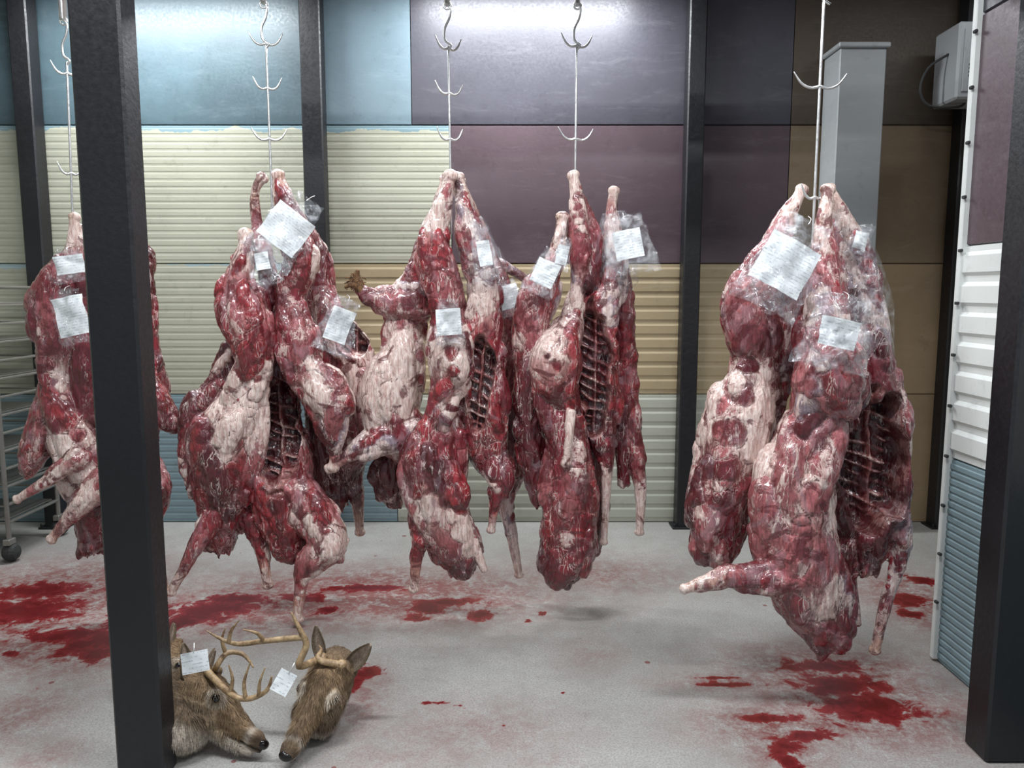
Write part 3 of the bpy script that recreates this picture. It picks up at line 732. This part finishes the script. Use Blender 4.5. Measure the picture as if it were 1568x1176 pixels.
def deer_head(nose, yaw, pitch, roll=0, antlers=(), seed=1, scale=1.0, neck=None, eartip=None):
    """nose = world point of the nose tip; neck = world point where the neck stump rests on the floor"""
    root = bpy.data.objects.new('deer_head', None); bpy.context.collection.objects.link(root)
    rot = Matrix.Rotation(yaw, 3, 'Z')@Matrix.Rotation(pitch, 3, 'Y')@Matrix.Rotation(roll, 3, 'X')
    loc = Vector(nose)-rot@(Vector((.27, 0, .05))*scale)
    inv = rot.inverted()
    LOC = lambda wp: inv@(Vector(wp)-loc)/scale
    BR = (.27, .185, .11); LT = (.42, .325, .225); DKc = (.10, .07, .048); WH = (.62, .56, .48); NK = (.16, .118, .08)
    chains = [
     ([(-.13,0,.10,.078),(-.08,0,.115,.080),(-.02,0,.125,.074),(.05,0,.112,.058),(.12,0,.090,.042),(.18,0,.074,.034),(.225,0,.064,.032),(.25,0,.060,.025)], [NK,BR,BR,BR,BR,BR,DKc,DKc]),
     ([(-.10,0,.06,.055),(-.03,0,.058,.052),(.06,0,.046,.035),(.14,0,.037,.026),(.20,0,.032,.021),(.225,0,.033,.017)], [LT,LT,LT,WH,WH,WH]),
     ([(.0,.048,.145,.020),(.04,.052,.142,.022),(.075,.042,.128,.014)], [LT,LT,BR]), ([(.0,-.048,.145,.020),(.04,-.052,.142,.022),(.075,-.042,.128,.014)], [LT,LT,BR]),
     ([(-.03,.045,.08,.04),(.02,.042,.08,.034),(.06,.03,.07,.026)], [LT,LT,LT]), ([(-.03,-.045,.08,.04),(.02,-.042,.08,.034),(.06,-.03,.07,.026)], [LT,LT,LT]),
     ([(-.05,.036,.18,.022),(-.055,.04,.205,.018)], [BR,BR]), ([(-.05,-.036,.18,.022),(-.055,-.04,.205,.018)], [BR,BR]),
    ]
    pw = loc+rot@(Vector((-.10, 0, .09))*scale); rN = .085
    end = Vector((pw.x, pw.y, rN*scale*.55))-rot@Vector((.05, 0, 0))*scale; end.z = rN*scale*.75
    if neck: end = Vector(neck)
    e1 = LOC(end); p1 = Vector((-.10, 0, .09)); md_ = p1.lerp(e1, .5)+Vector((-.025, 0, 0))
    chains.append(([(*p1, .080), (*md_, .084), (*e1, .084)], [NK, NK, NK]))
    V = []; Fc = []; sp = []; sr = []; sc = []
    for pts, cols in chains:
        vm, fm_, rings = tube_mesh([(Vector(p[:3]), p[3]) for p in pts], 16, 1, 5)
        o_ = len(V); V += vm; Fc += [tuple(i+o_ for i in q) for q in fm_]
        for i, rg in enumerate(rings):
            a = min(int(i/5), len(cols)-1); sp.append(tuple(rg[0])); sr.append(rg[3]); sc.append(cols[a])
    me = bpy.data.meshes.new('t'); me.from_pydata([tuple(x) for x in V], [], Fc)
    o = bpy.data.objects.new('skull', me); bpy.context.collection.objects.link(o)
    md = o.modifiers.new('r', 'REMESH'); md.mode = 'VOXEL'; md.voxel_size = .0045
    ms = o.modifiers.new('s', 'SMOOTH'); ms.iterations = 5
    m2 = bpy.data.meshes.new_from_object(o.evaluated_get(bpy.context.evaluated_depsgraph_get())); o.modifiers.clear(); o.data = m2
    n = len(m2.vertices); co = np.empty(n*3); m2.vertices.foreach_get('co', co); co = co.reshape(-1, 3)
    no = np.empty(n*3, dtype=np.float32); m2.vertices.foreach_get('normal', no); no = no.reshape(-1, 3)
    sp = np.array(sp); sr = np.array(sr); sc = np.array(sc)
    dd = np.linalg.norm(co[:, None, :]-sp[None], axis=2)/sr[None]
    w = np.exp(-8*(dd-dd.min(axis=1, keepdims=True))); w /= w.sum(axis=1, keepdims=True); col = w@sc
    wh = np.clip((.045-co[:, 2])/.03, 0, 1)*(co[:, 0] > -.02); col = col*(1-wh[:, None])+np.array(WH)*wh[:, None]
    band = np.exp(-((co[:, 0]-.205)/.012)**2)*.8; col = col*(1-band[:, None])+np.array(WH)*band[:, None]
    for s in (-1, 1):
        de = np.linalg.norm(co-np.array([.048, s*.066, .138]), axis=1); e = np.exp(-((de-.027)/.008)**2)*.8
        col = col*(1-e[:, None])+np.array(WH)*e[:, None]
    fs = np.exp(-(co[:, 1]/.03)**2)*(co[:, 2] > .09)*(co[:, 0] > .0)*.5; col = col*(1-fs[:, None])+np.array(DKc)*fs[:, None]
    mo = np.exp(-((co[:, 2]-.046)/.004)**2)*(co[:, 0] > .11); col = col*(1-mo[:, None]*.85)
    co -= no*(mo*.004)[:, None]
    for i in range(n):
        p = co[i]; co[i] = p+no[i]*.004*noise.noise(Vector(p)*45)
    m2.vertices.foreach_set('co', co.ravel().astype(np.float32))
    ca = m2.color_attributes.new('Col', 'FLOAT_COLOR', 'POINT'); ca.data.foreach_set('color', np.concatenate([col, np.ones((n, 1))], 1).ravel().astype(np.float32))
    m2.materials.append(M_fur); m2.polygons.foreach_set('use_smooth', [True]*len(m2.polygons)); o.parent = root
    r_ = random.Random(seed); hv = []; hf = []; hc = []
    dn = inv@Vector((0, 0, -1))
    for _ in range(11000):
        i = r_.randrange(n); p = Vector(co[i])
        if p.x > .2: continue
        isn = np.linalg.norm(co[i]-np.array(p1)) > .09 and (p-e1).length < (p1-e1).length+.03
        nn_ = Vector(no[i]); t = dn.copy() if isn else Vector((-1, 0, -.15)); t = (t-nn_*t.dot(nn_)).normalized()
        L = (.026 if isn else .012)*r_.uniform(.6, 1.3); sd = nn_.cross(t)*.0011
        e = p+t*L+nn_*L*.22; o_ = len(hv); hv += [p-sd, p+sd, e]; hf.append((o_, o_+1, o_+2))
        cc = col[i]*r_.uniform(.65, 1.4); hc += [cc, cc, cc*1.15]
    ho = mkobj('fur_strands', hv, hf, M_fur, parent=root)
    ca = ho.data.color_attributes.new('Col', 'FLOAT_COLOR', 'POINT'); ca.data.foreach_set('color', np.concatenate([np.array(hc), np.ones((len(hc), 1))], 1).ravel().astype(np.float32))
    mb = MB()
    for s in (-1, 1):
        ve, fe = ellipsoid(Vector((.047, s*.063, .138)), Vector((1, -s*.2, -.25)), .019, .0150, 14, 10); mb.add(ve, fe)
    ve, fe = ellipsoid(Vector((.256, 0, .066)), Vector((0, 1, 0)), .024, .017, 14, 10); mb.add(ve, fe)
    mb.obj('eyes_and_nose', [M_eye], True, root)
    for s in (-1, 1):
        ve = []; fe = []; n1, n2 = 12, 9; ec = []
        base = Vector((-.085, s*.055, .150)); tip = Vector((-.135, s*.11, .255)) if not eartip else Vector((eartip[0], s*eartip[1], eartip[2]))
        ax = tip-base; sd = ax.cross(Vector((1, 0, 0))).normalized()*s; fw = sd.cross(ax).normalized()*s
        for i in range(n1):
            t = i/(n1-1); wd = .034*math.sin(math.pi*(t*.78+.18))**.8*(1-.15*t)
            for j in range(n2):
                q = j/(n2-1)*2-1
                ve.append(base+ax*t+sd*wd*q+fw*(-.026*(1-q*q)*(1-t*.6)))
                ec.append(((.42, .34, .28) if abs(q) < .6 else (.15, .115, .08)))
        for i in range(n1-1):
            for j in range(n2-1):
                a = i*n2+j; fe.append((a, a+1, a+n2+1, a+n2))
        eo = mkobj('ear', ve, fe, M_fur, None, True, root)
        ca = eo.data.color_attributes.new('Col', 'FLOAT_COLOR', 'POINT'); ca.data.foreach_set('color', np.concatenate([np.array(ec), np.ones((len(ec), 1))], 1).ravel().astype(np.float32))
        so = eo.modifiers.new('t', 'SOLIDIFY'); so.thickness = .005; sb = eo.modifiers.new('ss', 'SUBSURF'); sb.levels = sb.render_levels = 1
    if antlers:
        mb = MB()
        for pts in antlers:
            P = []; R = []
            for q in pts:
                if len(q) == 4 and isinstance(q[0], str):   # ('base', side) pedicle of this head
                    P.append(Vector((-.055, q[1]*.04, .20))); R.append(.014)
                else: P.append(LOC(W(q[0], q[1], q[2]))); R.append(q[3]/scale*.9)
            mb.tube(P, R, 0, 10)
        for s in (-1, 1):
            ve, fe = ellipsoid(Vector((-.055, s*.04, .205)), Vector((0, 0, 1)), .012, .020); mb.add(ve, fe)
        mb.obj('antlers', [M_ant], True, root)
    root.location = loc; root.rotation_euler = rot.to_euler('XYZ'); root.scale = (scale,)*3
    return root
def gp(u, v, z): x, y = G(u, v); return (x, y, z)
rad_ = math.radians
h1n = gp(406, 1166, .035); d1 = h1n[1]
deer_head(h1n, rad_(-20), rad_(14), rad_(-32), [
  [('base',-1,0,0),(352,1062,d1,.011),(380,1070,d1-.02,.010),(408,1058,d1-.03,.008),(416,1036,d1-.03,.003)],
  [(352,1062,d1,.009),(356,1040,d1,.006),(350,1018,d1,.002)],
  [(376,1069,d1-.02,.008),(374,1044,d1-.02,.006),(384,1012,d1-.02,.002)],
  [(396,1065,d1-.03,.007),(398,1044,d1-.03,.005),(406,1022,d1-.03,.002)],
  [('base',1,0,0),(332,1020,d1+.12,.011),(348,1000,d1+.15,.010),(372,1002,d1+.16,.008),(388,1022,d1+.14,.003)],
  [(346,1002,d1+.15,.008),(340,980,d1+.15,.006),(345,962,d1+.15,.002)]], 1, .95, neck=gp(290, 1160, .08))
h2n = gp(434, 1184, .035); d2 = h2n[1]
deer_head(h2n, rad_(-106), rad_(18), rad_(-16), [
  [('base',-1,0,0),(458,1020,d2+.13,.013),(469,988,d2+.14,.012),(460,966,d2+.14,.010),(446,938,d2+.14,.003)],
  [(466,976,d2+.14,.011),(440,978,d2+.15,.011),(402,982,d2+.16,.010),(366,986,d2+.17,.009),(342,980,d2+.18,.007),(316,966,d2+.18,.002)],
  [(404,982,d2+.16,.009),(394,970,d2+.14,.006),(372,964,d2+.12,.002)],
  [(350,984,d2+.17,.008),(354,966,d2+.17,.006),(366,950,d2+.17,.002)],
  [('base',1,0,0),(488,1010,d2+.2,.012),(492,995,d2+.24,.006),(488,988,d2+.26,.002)]], 2, .93, neck=gp(480, 1135, .075))
deer_head(gp(352, 1092, .05), rad_(-15), rad_(8), rad_(-20), (), 3, .88)
def tagfree(u, v_, d, rot, w=.09, h=.065):
    mb = MB(); sheet(mb, w, h, 0, 0, .006, u)
    mb.tube([(0, h*.45, 0), (0, h*.9, -.01)], .002, 1, 6, 1, 2)
    o = mb.obj('paper_name_tag', [M_paper, M_steel], True); o.location = W(u, v_, d); o.rotation_euler = (math.radians(70), math.radians(rot), 0)
tagfree(298, 1014, 2.32, -12); tagfree(434, 1045, 2.26, 30, .055, .07)

# ------------------------------------------------------------------ lights
def fixture(x, y, L, power, along='x', col=(.93, .97, 1.0)):
    mb = MB(); hx, hy = (L/2, .09) if along == 'x' else (.09, L/2)
    mb.box((x-hx, y-hy, 3.34), (x+hx, y+hy, 3.395), 0)
    o = mb.obj('ceiling_strip_light', [M_white])
    la = bpy.data.lights.new('lamp', 'AREA'); la.shape = 'RECTANGLE'; la.size = 2*hx; la.size_y = 2*hy; la.energy = power; la.color = col
    lo = bpy.data.objects.new('lamp', la); bpy.context.collection.objects.link(lo); lo.location = (x, y, 3.33); lo.parent = o
fixture(-1.0, 1.9, 1.3, 94); fixture(1.0, 1.6, 1.2, 64)
fixture(.1, 4.5, 1.3, 72); fixture(-2.1, 4.4, 1.3, 66); fixture(0, .2, 2.0, 10); fixture(2.6, 4.0, .8, 5)
w = bpy.data.worlds.new('world'); bpy.context.scene.world = w; w.use_nodes = True
w.node_tree.nodes['Background'].inputs[0].default_value = (.8, .88, 1, 1); w.node_tree.nodes['Background'].inputs[1].default_value = .40
